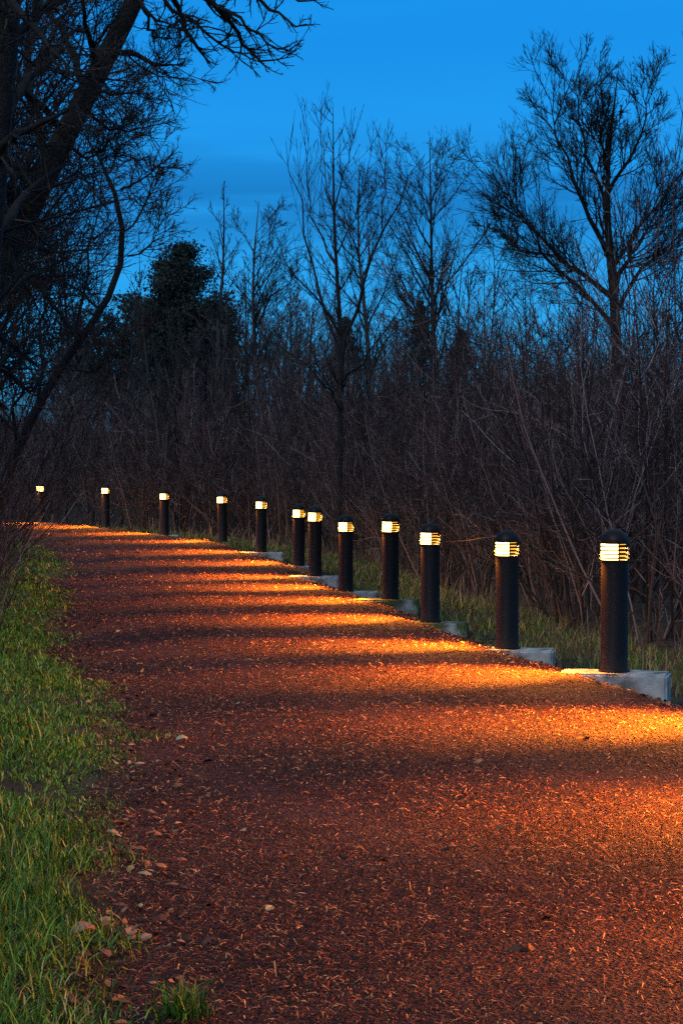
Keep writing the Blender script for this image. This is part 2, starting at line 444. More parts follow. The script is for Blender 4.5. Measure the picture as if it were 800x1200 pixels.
# ------------------------------------------------------------------ blades, chips, leaves
def blades(name, X, Y, H, W, matname, lean=.45, lift=0.0, segs=3, droop=.6):
    n = len(X); Z = gz(X, Y) + lift - .01
    az = rng.uniform(0, 2 * math.pi, n); ln = np.abs(rng.normal(lean, .25, n)) * H
    dx, dy = np.cos(az), np.sin(az)
    fa = az + math.pi / 2 + rng.normal(0, .5, n)
    wx, wy = np.cos(fa) * W, np.sin(fa) * W
    rows = []
    for i in range(segs + 1):
        t = i / segs
        off = ln * t ** 1.8; z = Z + H * (t - droop * .45 * t ** 3)
        cx, cy = X + dx * off, Y + dy * off
        if i < segs:
            wd = (1 - .55 * t)
            rows.append(np.stack([cx - wx * wd, cy - wy * wd, z], 1)); rows.append(np.stack([cx + wx * wd, cy + wy * wd, z], 1))
        else: rows.append(np.stack([cx, cy, z], 1))
    k = len(rows); V = np.stack(rows, 1).reshape(-1, 3)
    b = (np.arange(n) * k)[:, None]
    quads = np.concatenate([b + np.array([2 * i, 2 * i + 1, 2 * i + 3, 2 * i + 2]) for i in range(segs - 1)])
    tris = b + np.array([2 * segs - 2, 2 * segs - 1, 2 * segs])
    return mesh_np(name, V, [quads, tris])

def view_pts(n, y0, y1, x0f, x1f, pw=1.0):
    """random ground points inside depth range, uniform in area between x0f(Y) and x1f(Y)"""
    Y = y0 + (y1 - y0) * rng.random(n) ** pw
    a, b = x0f(Y), x1f(Y)
    return a + (b - a) * rng.random(n), Y

def left_edge_mask(X, Y, sl=0.0):
    S, _ = st(X, Y)
    return S < edge(Y) + .02 + .18 * wob(X * 2, Y * 1.6) + .10 * np.sin(Y * 5.1 + X * 3) + sl + rng.normal(0, .07, len(X))

gx, gy = [], []; hh, ww = [], []
for y0, y1, n, h, w in ((4.6, 9, 95000, .12, .0026), (9, 16, 100000, .115, .0036), (16, 28, 90000, .11, .0055), (28, 52, 60000, .12, .009)):
    X, Y = view_pts(n, y0, y1, lambda y: -y / 6 * 1.25 - .5, lambda y: np.interp(y, [5, 9, 15, 20, 30, 45, 52], [.3, -.5, -1.3, -2.0, -3.5, -6.5, -9]))
    k = left_edge_mask(X, Y)
    # thinner, patchy cover
    dens = .50 + .45 * wob(X * 2.5 + 3, Y * 2.2) + .45 * wob(X * 7, Y * 6 + 2)
    k &= rng.random(len(X)) < dens + .25
    X, Y = X[k], Y[k]
    gx.append(X); gy.append(Y)
    S, _ = st(X, Y)
    hh.append(h * rng.lognormal(-.58, .42, len(X)) * (1 + .45 * wob(X * 1.7, Y * 1.1 + 5)) * (.45 + .55 * sm(-S, 3.8, 4.5)) * (.85 + .15 * (1 - sm(Y, 6, 9)))); ww.append(np.full(len(X), w) * rng.uniform(.7, 1.3, len(X)))
tag(link('grass', blades('grass', *[np.concatenate(a) for a in (gx, gy, hh, ww)], 'grass'), M['grass']), 'green lawn grass on the bank left of the path', 'grass', kind='stuff')

# right verge grass
gx, gy, hh, ww = [], [], [], []
tt = rng.random(52000)
j = (np.interp(tt, [0, 1], [110, 600])).astype(int)
j = np.clip(j, 0, nd - 1)
S = rng.uniform(.18, 1.9, len(j)); X = DENSE[j, 0] + PER[j, 0] * S + rng.normal(0, .05, len(j)); Y = DENSE[j, 1] + PER[j, 1] * S + rng.normal(0, .05, len(j))
k = (Y > 13) & (Y < 56) & (rng.random(len(X)) < .55 + .6 * wob(X * 3, Y * 2)) ; X, Y, S = X[k], Y[k], S[k]
tag(link('grass', blades('verge_grass', X, Y, rng.uniform(.06, .20, len(X)) * (.5 + .5 * sm(S, .3, .8)), np.interp(Y, [13, 50], [.0035, .008]) * rng.uniform(.7, 1.3, len(X)), 'verge'), M['verge']),
    'rough green and straw grass between the bollards and the thicket', 'grass', kind='stuff')
# dry stems
n = 3600
j = rng.integers(110, 600, n); S = rng.uniform(.7, 3.2, n)
X = DENSE[j, 0] + PER[j, 0] * S; Y = DENSE[j, 1] + PER[j, 1] * S
k = (Y > 13) & (Y < 57); X, Y = X[k], Y[k]
tag(link('dry_weeds', blades('dry_weeds', X, Y, rng.uniform(.15, .6, len(X)), np.interp(Y, [13, 50], [.003, .007]), 'straw', lean=.5, droop=.5), M['straw']),
    'dry straw-coloured weed stems at the foot of the thicket', 'weeds', kind='stuff')

def flat_bits(name, X, Y, Ln, W, tilt, lift, curl=.15):
    n = len(X); Z = gz(X, Y) + lift
    az = rng.uniform(0, math.pi, n); ux, uy = np.cos(az), np.sin(az)
    tz = rng.normal(0, tilt, n); rz = rng.normal(0, tilt * 2, n)
    U = nrm(np.stack([ux, uy, tz], 1)); Wv = nrm(np.stack([-uy, ux, rz], 1)); Nn = np.cross(U, Wv)
    C = np.stack([X, Y, Z], 1)
    rows = []
    for t, wd, c in ((-.5, .5, 0), (0, 1, 1), (.5, .35, 0)):
        p = C + U * (Ln * t)[:, None] + Nn * (Ln * curl * c)[:, None]
        rows += [p - Wv * (W * wd / 2)[:, None], p + Wv * (W * wd / 2)[:, None]]
    V = np.stack(rows, 1).reshape(-1, 3); b = (np.arange(n) * 6)[:, None]
    return mesh_np(name, V, [np.concatenate([b + np.array([0, 1, 3, 2]), b + np.array([2, 3, 5, 4])])], smooth=False)

cx, cy, cl, cw = [], [], [], []
for y0, y1, n, l, w in ((4.8, 9, 150000, .036, .0042), (9, 16, 130000, .040, .006), (16, 28, 70000, .05, .011), (28, 55, 45000, .07, .02)):
    X, Y = view_pts(n, y0, y1, lambda y: np.interp(y, [5, 9, 15, 20, 30, 45, 55], [-1.4, -1.6, -2.2, -2.9, -4.6, -7.6, -10.5]), lambda y: np.minimum(y / 6 + .3, np.interp(y, [5, 15.4, 22, 30, 40, 50, 55], [3.6, 2.6, 1.5, .2, -1.2, -4.3, -7])))
    S, _ = st(X, Y); k = (S > edge(Y) - .15) & (S < .5) & (rng.random(len(X)) < .75 + .5 * wob(X * 2.1, Y * 1.4) + .2 * wob(X * 7, Y * 6)); X, Y = X[k], Y[k]
    cx.append(X); cy.append(Y); cl.append(l * rng.lognormal(-.75, .6, len(X))); cw.append(w * .75 * rng.uniform(.5, 1.5, len(X)))
tag(link('bark_chips', flat_bits('bark_chips', *[np.concatenate(a) for a in (cx, cy, cl, cw)], .12, .008), M['chip']), 'shredded red-brown bark chips covering the path', 'bark chips', kind='stuff')

# dead leaves: thick along both edges, a few on the path
n = 9000
X, Y = view_pts(n, 5, 34, lambda y: -y / 6 * 1.1 - .3, lambda y: y / 6 + .2, 1.3)
S, _ = st(X, Y)
pr = np.exp(-((S - edge(Y) - .12) / .28) ** 2) + .9 * np.exp(-((S - .25) / .25) ** 2) + .015
k = rng.random(n) < pr; X, Y = X[k], Y[k]
tag(link('fallen_leaves', flat_bits('fallen_leaves', X, Y, rng.uniform(.018, .055, len(X)), rng.uniform(.012, .032, len(X)), .3, .014, .12), M['leaf']), 'brown fallen leaves gathered along the path edges', 'fallen leaves', kind='stuff')

n = 3800; j = rng.integers(90, 520, n); S = rng.normal(.12, .22, n)
X = DENSE[j, 0] + PER[j, 0] * S + rng.normal(0, .1, n); Y = DENSE[j, 1] + PER[j, 1] * S + rng.normal(0, .1, n)
k = (Y > 12) & (Y < 42) & (S < .55); X, Y = X[k], Y[k]
tag(link('fallen_leaves', flat_bits('edge_leaves', X, Y, rng.uniform(.02, .055, len(X)), rng.uniform(.015, .035, len(X)), .4, .016, .15), M['leaf']), 'small fallen leaves piled against the concrete footings', 'fallen leaves', kind='stuff')

def leaf_thing(px, py, size, rz, colr, label):
    Y = F * 1.56 / (py - HY); p = at(px, py, Y); z = float(gz([p[0]], [p[1]])[0])
    m, nt, b = mat('leaf_' + 'tone'); b.inputs['Base Color'].default_value = (*colr, 1); b.inputs['Roughness'].default_value = .7
    nn = 9; rows = []
    for i in range(nn):
        t = i / (nn - 1); w = math.sin(math.pi * t ** .8) * .36 + .01
        w *= 1 + .25 * (i % 2)
        for q in (-1, -.5, 0, .5, 1):
            rows.append((t - .5, w * q, .20 * q * q * .8 + .18 * math.sin(t * 3.1) + .02 * math.sin(9 * q + 5 * t)))
    V = np.array(rows) * size; i = (np.arange(nn - 1)[:, None] * 5 + np.arange(4)[None]).reshape(-1)
    me = mesh_np('fallen_leaf', V, [np.stack([i, i + 1, i + 6, i + 5], 1)])
    o = link('fallen_leaf', me, m); md = o.modifiers.new('s', 'SOLIDIFY'); md.thickness = .0012
    o.location = (p[0], p[1], z + .02); o.rotation_euler = (R(12), R(-10), rz)
    tag(o, label, 'leaf', 'large fallen leaves by the grass edge')
leaf_thing(97, 1094, .085, .3, (.30, .16, .10), 'largest curled brown leaf lying at the grass edge')
leaf_thing(153, 1092, .05, 1.4, (.26, .15, .09), 'small curled tan leaf right of the largest leaf')
leaf_thing(172, 1098, .045, .8, (.24, .17, .10), 'small pale leaf, outermost of the curled leaves towards the path')
leaf_thing(120, 1118, .06, 2.5, (.16, .07, .04), 'dark red-brown leaf below the largest leaf')
leaf_thing(316, 1067, .04, 1.0, (.38, .28, .14), 'lone yellow-tan leaf out on the bark path')
leaf_thing(213, 866, .07, .2, (.38, .34, .2), 'pale clump of leaf on the dark upper path')

# tuft in the path edge at the bottom
Y = F * 1.56 / (1178 - HY); p = at(215, 1178, Y)
n = 260; X = p[0] + rng.normal(0, .035, n); Yv = p[1] + rng.normal(0, .035, n)
tu = link('grass_tuft', blades('grass_tuft', X, Yv, rng.uniform(.06, .16, n), np.full(n, .0022), 'grass', lean=.35), M['grass'])
tag(tu, 'small dark grass tuft growing out of the bark path at bottom', 'grass tuft')

# ------------------------------------------------------------------ trees
def hero(name, trunk, limbs, depth, specs_t, specs_l, label, cat, m_trunk, m_twig, seed, group=None, slim=1.0):
    """trunk / limbs: lists of (px, py, radius in metres[, depth offset])"""
    g = np.random.default_rng(seed)
    def poly(pts, n):
        P = np.array([list(at(q[0], q[1], depth + (q[3] if len(q) > 3 else 0))) + [q[2]] for q in pts])
        Q = resample(P, n); return Q[:, :3], Q[:, 3]
    P, Rr = poly(trunk, 14)
    Rr = Rr * slim
    b0 = P[0].copy()
    T = Tubes(); T.add(P - b0, Rr, 9)
    root = empty(name, b0); tag(root, label, cat, group)
    L = np.linalg.norm(np.diff(P, axis=0), axis=1).sum()
    C = Tubes()
    if specs_t: branch(g, C, (P - b0)[None], Rr[None], np.array([L]), specs_t)
    for lb in limbs:
        Q, q = poly(lb, 9); q = np.maximum(q * slim, .004)
        # natural kinks
        Q[1:-1] += g.normal(0, .012 * np.linalg.norm(Q[-1] - Q[0]), (7, 3))
        T.add(Q - b0, q, 6)
        LL = np.linalg.norm(np.diff(Q, axis=0), axis=1).sum()
        branch(g, C, (Q - b0)[None], q[None], np.array([LL]), specs_l)
    link('trunk', T.mesh('trunk'), m_trunk, root); link('crown', C.mesh('crown'), m_twig, root)
    return root

# big spreading tree at the right, far behind the thicket
D = 82
rm = .016
big_l = [dict(c=19, a=36, sd=8, lr=.42, rr=.42, rm=.020, n=7, up=.07, k=4, w=.05, t0=.15, fall=.35), dict(c=9, a=36, sd=9, lr=.50, rr=.6, rm=.012, n=6, up=.10, w=.04, t0=.2, fall=.3), dict(c=4, a=30, lr=.62, rr=.7, rm=.0085, n=5, up=.10, w=.04, fall=.3), dict(c=3, a=28, lr=.6, rr=.7, rm=.0065, n=4, up=.10, w=.04, fall=.3)]
hero('bare_tree', [(723, 560, .42), (722, 470, .40), (722, 400, .36), (720, 340, .32), (712, 290, .28), (709, 240, .20), (711, 190, .15), (718, 130, .09), (722, 105, .04), (724, 80, .015)],
     [[(712, 300, .2), (690, 250, .14, -1), (672, 215, .10, -1), (650, 165, .06, -2), (645, 135, .035, -2), (643, 110, .015, -2)],
      [(719, 350, .22), (690, 325, .15, 1), (650, 300, .11, 2), (618, 265, .07, 3), (598, 235, .045, 3), (588, 205, .02, 3)],
      [(721, 385, .2), (690, 350, .13, -1), (650, 310, .1, -2), (620, 275, .07, -3), (605, 245, .03, -3), (594, 225, .015, -3)],
      [(709, 250, .16), (695, 200, .1, 1), (680, 150, .07, 2), (673, 120, .04, 2), (671, 95, .015, 2)],
      [(720, 340, .2), (735, 300, .13, -1), (755, 255, .09, -2), (785, 215, .06, -2), (815, 180, .02, -2)],
      [(722, 365, .18), (745, 320, .12, 2), (775, 290, .08, 2), (810, 260, .05, 3), (850, 225, .02, 3)],
      [(710, 230, .15), (735, 190, .1, 1), (755, 150, .06, 1), (762, 120, .03, 1), (762, 98, .015, 1)],
      [(711, 200, .12), (700, 150, .07, -2), (697, 115, .04, -2), (700, 90, .015, -2)],
      [(650, 300, .09, 2), (610, 295, .06, 2), (592, 275, .035, 2), (578, 262, .015, 2)],
      [(735, 300, .12, -1), (765, 270, .07, 0), (790, 240, .05, 0), (830, 215, .02, 0)]],
     D, [dict(c=10, a=38, lr=.24, rr=.35, rm=.02, n=6, up=.1, k=4, t0=.45), dict(c=9, a=36, lr=.5, rr=.6, rm=.02, n=5), dict(c=4, a=34, lr=.5, rr=.6, rm=rm, n=4)],
     big_l, 'tallest bare tree with wide spreading crown above the right thicket', 'tree', M['bark'], M['bark'], 3, slim=.6)

# centre alder: slim trunk, strongly ascending limbs
D = 42
al = [dict(c=13, a=32, lr=.42, rr=.38, rm=.006, n=7, up=.12, w=.04, t0=.15, fall=.5), dict(c=5, a=30, lr=.4, rr=.6, rm=.0045, n=5, up=.12, w=.05)]
hero('bare_tree', [(397, 628, .125), (398, 520, .115), (399, 440, .10), (400, 380, .088), (394, 320, .07), (391, 260, .055), (390, 210, .04), (391, 160, .02), (390, 120, .006)],
     [[(399, 440, .07), (380, 360, .05, .5), (362, 300, .04, 1), (352, 250, .025, 1), (345, 190, .014, 1), (335, 165, .006, 1)],
      [(400, 430, .08), (412, 375, .06, -.3), (432, 300, .045, -.6), (447, 265, .035, -.8), (470, 220, .02, -1), (498, 180, .007, -1)],
      [(447, 268, .03, -.8), (452, 220, .02, -.8), (451, 150, .006, -.8)],
      [(400, 395, .05), (380, 350, .035, -.5), (352, 335, .025, -1), (330, 290, .015, -1), (318, 255, .006, -1)],
      [(393, 310, .045), (370, 265, .03, .4), (357, 215, .02, .6), (362, 150, .006, .6)],
      [(391, 250, .035), (403, 210, .022, -.3), (413, 170, .014, -.3), (412, 128, .005, -.3)],
      [(391, 250, .03), (380, 210, .02, .5), (376, 165, .012, .5), (375, 125, .005, .5)],
      [(393, 300, .035), (415, 260, .022, .6), (430, 210, .014, .6), (434, 160, .005, .6)],
      [(400, 450, .045), (425, 420, .03, -1), (455, 385, .02, -1.5), (490, 330, .012, -1.5), (505, 300, .005, -1.5)],
      [(399, 480, .04), (372, 440, .028, -1), (345, 415, .02, -1), (310, 395, .01, -1)]],
     D, [dict(c=26, a=46, lr=.13, rr=.35, rm=.01, n=6, up=.12, w=.05, t0=.3), dict(c=6, a=32, lr=.42, rr=.6, rm=.006, n=4, up=.1)],
     al, 'slim dark bare tree with upswept branches standing above mid-path', 'tree', M['bark'], M['twig'], 5, slim=.55)

def auto_tree(name, px, top, base, depth, wpx, label, seed, style='alder', r0=None, mt=None, mw=None, group='bare trees behind the thicket', dens=1.0):
    g = np.random.default_rng(seed)
    H = (base - top) * depth / F; W = wpx * depth / F
    r0 = r0 or H * .012
    z = [0, .25, .5, .75, 1.0]
    lean = g.normal(0, .03, 5).cumsum() * H * .5
    P = resample(np.array([[lean[i], g.normal(0, .05), z[i] * H, r0 * (1 - .92 * z[i])] for i in range(5)]), 14)
    Q, Rr = P[:, :3], P[:, 3]
    T = Tubes(); T.add(Q, Rr, 7); C = Tubes()
    rmin = max(.005, depth * .00011)
    if style == 'alder':
        p0, d, l, r = kids(g, Q[None], Rr[None], np.array([H]), int(34 * dens), .25, .97, 42, 8, 1, .45, rmin * 1.3, 0)
        tt = (p0[:, 2] / H); l = W * g.uniform(.7, 1.15, len(l)) * np.interp(tt, [.2, .5, .8, 1], [.9, 1.15, .7, .3]) * 1.4
        P1 = lines(g, p0, d, l, 7, .06, .14); R1 = ramp(r, rmin * .7, 7); C.add(P1, R1, 4)
        branch(g, C, P1, R1, l, [dict(c=8, a=34, lr=.42, rr=.5, rm=rmin, n=5, up=.1), dict(c=4, a=32, lr=.45, rr=.6, rm=rmin * .8, n=4, up=.08)])
    elif style == 'round':
        p0, d, l, r = kids(g, Q[None], Rr[None], np.array([H]), int(22 * dens), .35, .95, 40, 9, 1, .55, rmin * 1.5, 0)
        tt = (p0[:, 2] / H); l = W * g.uniform(.8, 1.2, len(l)) * np.interp(tt, [.3, .6, .85, 1], [1.3, 1.3, .9, .4]) * 1.2
        P1 = lines(g, p0, d, l, 7, .08, .07); R1 = ramp(r, rmin * .8, 7); C.add(P1, R1, 4)
        branch(g, C, P1, R1, l, [dict(c=9, a=34, lr=.5, rr=.5, rm=rmin, n=6, up=.07, w=.07, fall=.35), dict(c=6, a=32, lr=.5, rr=.6, rm=rmin * .8, n=5, up=.07, w=.08, fall=.35), dict(c=3, a=30, lr=.45, rr=.6, rm=rmin * .7, n=4, up=.06, w=.1)])
    b = at(px, base, depth)
    b[2] = float(gz([b[0]], [b[1]])[0]) - .05 if base > 560 else b[2]
    root = empty(name, b); tag(root, label, 'tree', group)
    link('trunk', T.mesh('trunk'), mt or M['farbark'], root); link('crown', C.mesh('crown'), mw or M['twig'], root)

auto_tree('bare_tree', 252, 198, 600, 62, 38, 'slender bare tree with upright twigs above the round evergreen', 21, 'alder')
auto_tree('bare_tree', 320, 240, 600, 80, 52, 'rounder bare tree just left of the slim middle tree', 22, 'round')
auto_tree('bare_tree', 428, 205, 600, 84, 55, 'faint bare tree seen through the right branches of the slim middle tree', 23, 'round')
auto_tree('bare_tree', 503, 176, 600, 86, 66, 'oval-crowned bare tree midway between the slim tree and the tallest tree', 24, 'round', dens=1.5)
auto_tree('bare_tree', 176, 262, 612, 60, 24, 'thin bare sapling rising left of the round evergreen', 25, 'alder', r0=.05)
auto_tree('bare_tree', 164, 330, 612, 58, 22, 'shorter thin sapling beside the left dark tree mass', 26, 'alder', r0=.045)
auto_tree('bare_tree', 285, 275, 605, 66, 30, 'thin pale bare tree just right of the round evergreen', 27, 'alder', r0=.08)
auto_tree('bare_tree', 348, 300, 605, 60, 30, 'low bare tree tucked left of the slim middle tree', 28, 'alder', r0=.06)
auto_tree('bare_tree', 570, 300, 620, 50, 42, 'twiggy sapling standing below the left limbs of the tallest tree', 29, 'alder', r0=.05)
auto_tree('bare_tree', 610, 285, 620, 56, 40, 'bare sapling left of the tallest tree trunk', 30, 'alder', r0=.05)
auto_tree('bare_tree', 655, 310, 620, 48, 44, 'dense upright sapling just left of the tallest tree trunk', 31, 'alder', r0=.05)
auto_tree('bare_tree', 772, 300, 640, 44, 50, 'bare sapling right of the tallest tree trunk', 32, 'alder', r0=.06)
auto_tree('bare_tree', 800, 285, 650, 38, 50, 'bushy bare sapling cut by the right frame edge', 33, 'alder', r0=.06)
auto_tree('bare_tree', 540, 320, 620, 62, 34, 'small bare tree under the right side of the oval-crowned tree', 34, 'alder', r0=.06)
auto_tree('bare_tree', 468, 320, 620, 58, 34, 'small bare tree between slim tree and oval-crowned tree', 35, 'alder', r0=.06)

# multi-stemmed dark small tree behind the tenth bollard
D = 55
mt_ = [dict(c=12, a=38, lr=.42, rr=.5, rm=.012, n=6, up=.08, w=.1, t0=.2), dict(c=6, a=36, lr=.45, rr=.6, rm=.009, n=5, up=.08), dict(c=3, a=34, lr=.5, rr=.6, rm=.008, n=4)]
hero('bare_tree', [(217, 622, .16), (214, 585, .12), (206, 545, .1), (196, 500, .08), (188, 450, .05), (178, 395, .02)],
     [[(217, 615, .11), (226, 570, .09), (235, 520, .07), (240, 470, .05), (236, 420, .03), (245, 370, .012)],
      [(228, 560, .08), (250, 520, .06, -1), (272, 480, .045, -1), (290, 440, .03, -1), (300, 400, .012, -1)],
      [(206, 545, .08), (185, 515, .06, 1), (165, 490, .04, 1), (150, 455, .015, 1)],
      [(200, 510, .06), (212, 460, .045, -1), (214, 410, .03, -1), (206, 360, .012, -1)],
      [(240, 480, .04), (262, 440, .03, 1), (275, 400, .02, 1), (280, 350, .01, 1)]],
     D, None, mt_, 'dark many-stemmed bare tree fanning up behind the tenth bollard', 'tree', M['bark'], M['twig'], 8)

# ---- left: the leaning tree and its neighbours
D = 20
tw = [dict(c=17, a=50, sd=14, lr=.44, rr=.34, rm=.005, n=8, up=.03, w=.10, t0=.08, k=4, fall=.3), dict(c=8, a=42, sd=14, lr=.52, rr=.55, rm=.0045, n=7, up=.03, w=.10, fall=.3), dict(c=5, a=38, lr=.5, rr=.6, rm=.0028, n=5, up=.03, w=.12, fall=.3)]
hero('leaning_tree', [(-150, 735, .24), (-112, 600, .20), (-60, 450, .17), (-6, 330, .155), (25, 262, .15), (52, 205, .145), (88, 132, .135), (125, 70, .12), (165, -10, .11), (205, -100, .09), (240, -190, .05)],
     [[(30, 250, .06), (-10, 200, .05, -1), (-60, 130, .03, -1.5), (-90, 60, .012, -2)],
      [(60, 190, .06), (40, 130, .05, .5), (30, 60, .035, 1), (50, -20, .015, 1)],
      [(75, 160, .05), (45, 120, .04, -1), (0, 95, .025, -1.5), (-40, 90, .01, -2)],
      [(100, 110, .05), (85, 60, .04, 1), (60, 20, .03, 1.5), (30, -20, .01, 2)],
      [(45, 215, .035), (20, 225, .03, -.6), (-20, 215, .02, -1), (-60, 200, .008, -1)],
      [(120, 85, .04), (100, 40, .03, -.6), (95, 0, .02, -1), (100, -50, .01, -1)],
      [(128, 60, .045), (160, 66, .03, -.4), (185, 70, .02, -.8), (203, 77, .012, -.9), (215, 76, .004, -1)],
      [(105, 105, .03), (125, 108, .02, -.4), (150, 115, .012, -.6), (172, 103, .004, -.8)],
      [(95, 122, .025), (125, 150, .018, .5), (150, 155, .01, .8), (178, 148, .004, .8)],
      [(75, 160, .025), (100, 190, .018, .6), (118, 180, .01, .8), (135, 160, .004, .9)],
      [(10, 300, .05), (30, 320, .04, -.6), (60, 345, .03, -1), (85, 390, .012, -1.2)],
      [(-20, 350, .05), (0, 400, .04, .5), (25, 410, .03, 1), (45, 430, .012, 1)]],
     D, None, tw, 'large mossy tree trunk leaning right across the upper left corner', 'tree', M['mossbark'], M['twig'], 9, slim=.85)

# drooping branches of the same tree that reach out at the top: a second crown part
lean = [o for o in bpy.data.objects if o.name.startswith('leaning_tree')][0]
b0 = np.array(lean.location)
g = np.random.default_rng(77); C = Tubes()
for lb in ([(168, -25, .045), (200, -12, .035), (216, 15, .028), (222, 45, .022), (232, 65, .016), (248, 77, .006)],
           [(190, -70, .05), (230, -20, .04), (262, 18, .028), (282, 50, .02), (300, 68, .015), (322, 78, .010), (345, 66, .004)],
           [(200, -80, .045), (260, -25, .03), (300, 0, .022), (330, 20, .015), (350, 38, .010), (366, 30, .004)],
           [(210, -100, .04), (290, -40, .028), (330, -12, .018), (352, 4, .012), (372, 12, .008), (386, -2, .003)],
           [(170, -30, .03), (205, 12, .022), (240, 35, .016), (270, 60, .012), (296, 72, .008), (318, 80, .003)],
           [(180, -50, .03), (240, 0, .022), (285, 28, .016), (318, 55, .010), (340, 62, .006), (356, 46, .002)],
           [(160, -10, .028), (176, 12, .02), (190, 28, .012), (204, 30, .006), (212, 22, .002)],
           [(162, -12, .022), (170, 30, .016), (182, 44, .01), (196, 46, .004)]):
    P = np.array([list(at(q[0], q[1], D - .8 + .3 * g.normal())) + [q[2] * .9] for q in lb])
    Q = resample(P, 12); Q[1:-1, :3] += g.normal(0, .022, (10, 3)); C.add(Q[:, :3] - b0, Q[:, 3], 5)
    L = np.linalg.norm(np.diff(Q[:, :3], axis=0), axis=1).sum()
    branch(g, C, (Q[:, :3] - b0)[None], Q[:, 3][None], np.array([L]), [dict(c=20, a=42, sd=14, lr=.20, rr=.5, rm=.006, n=6, up=.06, w=.18, t0=.25, k=4), dict(c=4, a=40, lr=.45, rr=.6, rm=.004, n=5, up=.10, w=.16)])
link('hanging_branches', C.mesh('hanging_branches'), M['mossbark'], lean)

D = 17
hero('dark_tree', [(-45, 780, .24), (-38, 560, .20), (-25, 330, .17), (-8, 150, .155), (4, 40, .15), (10, -60, .13), (14, -160, .10)],
     [[(-20, 300, .06), (20, 240, .04, 1), (50, 200, .025, 1.5), (80, 190, .01, 2)],
      [(-8, 150, .06), (30, 100, .045, 1), (60, 60, .03, 1.5), (95, 30, .012, 2)],
      [(2, 60, .06), (40, 20, .04, .5), (80, -10, .03, 1), (130, -30, .012, 1)],
      [(-12, 200, .05), (15, 150, .035, -.4), (45, 150, .025, -.6), (80, 130, .01, -.8)],
      [(-28, 380, .05), (0, 340, .035, 1), (40, 330, .025, 2), (80, 300, .01, 2)],
      [(-30, 430, .05), (0, 430, .035, .5), (20, 440, .025, 1), (35, 460, .01, 1)],
      [(-36, 520, .05), (-20, 480, .035, .5), (-5, 470, .025, 1), (10, 480, .01, 1)],
      [(6, -10, .05), (30, 30, .03, -.5), (60, 45, .02, -.8), (85, 90, .01, -1)]],
     D, None, tw, 'upright black trunk with tangled twigs in the top left corner', 'tree', M['bark'], M['twig'], 10)

# crooked tree with the hooked trunk
D = 29
tw2 = [dict(c=15, a=46, sd=12, lr=.5, rr=.36, rm=.007, n=7, up=.05, w=.09, t0=.08, k=4, fall=.3), dict(c=7, a=40, sd=12, lr=.5, rr=.6, rm=.005, n=6, up=.06, w=.10, fall=.3), dict(c=5, a=36, lr=.5, rr=.6, rm=.004, n=4, up=.05, w=.12, fall=.3)]
hero('crooked_tree', [(-25, 660, .2), (5, 560, .17), (45, 470, .14), (90, 400, .12), (130, 355, .105), (150, 315, .10), (149, 275, .09), (140, 225, .08), (124, 190, .06), (108, 172, .04), (95, 150, .02)],
     [[(142, 222, .045), (160, 214, .035, -.4), (172, 208, .03, -.4), (190, 190, .008, -.5)],
      [(148, 270, .04), (165, 250, .03, .5), (178, 220, .02, .5), (190, 165, .006, .5)],
      [(130, 200, .04), (138, 160, .03, .5), (150, 130, .02, .8), (160, 95, .006, .8)],
      [(108, 172, .03), (112, 220, .025, -.5), (104, 260, .02, -.5), (85, 300, .01, -.5)],
      [(90, 400, .06), (100, 330, .045, 1), (110, 270, .03, 1), (118, 210, .012, 1)],
      [(45, 470, .07), (50, 400, .05, 1), (60, 330, .035, 1), (75, 260, .012, 1)],
      [(20, 520, .06), (20, 450, .045, -1), (25, 380, .03, -1), (35, 310, .012, -1)],
      [(70, 430, .05), (110, 440, .035, -.5), (130, 420, .02, -.5), (150, 385, .008, -.5)],
      [(120, 365, .05), (95, 340, .035, .5), (70, 330, .02, .5), (40, 300, .008, .5)],
      [(150, 300, .035), (168, 300, .02, -.3), (185, 275, .012, -.4), (190, 235, .005, -.4)]],
     D, None, tw2, 'crooked dark tree with a hooked upper trunk at left', 'tree', M['bark'], M['twig'], 12, slim=.46)
auto_tree('bare_tree', -5, 130, 640, 33, 100, 'dense twiggy tree filling the gap under the leaning trunk', 41, 'round', r0=.11, mt=M['bark'], dens=1.7, group='tangled bare trees on the left bank')
auto_tree('bare_tree', -22, 60, 660, 27, 110, 'dense twiggy tree behind the upright black trunk', 42, 'round', r0=.13, mt=M['bark'], dens=1.9, group='tangled bare trees on the left bank')
auto_tree('bare_tree', 76, 150, 612, 68, 60, 'bare tree whose fine twigs edge the sky beside the leaning trunk', 43, 'alder', r0=.09, mt=M['bark'], dens=1.3, group='tangled bare trees on the left bank')

auto_tree('bare_tree', -62, -150, 660, 23, 175, 'tangled twiggy tree whose crown closes the gap behind the leaning trunk', 44, 'round', r0=.13, mt=M['bark'], dens=1.5, group='tangled bare trees on the left bank')
auto_tree('bare_tree', -105, -60, 690, 20.5, 170, 'tangled twiggy tree cut by the left edge under the leaning trunk', 45, 'round', r0=.12, mt=M['bark'], dens=1.4, group='tangled bare trees on the left bank')
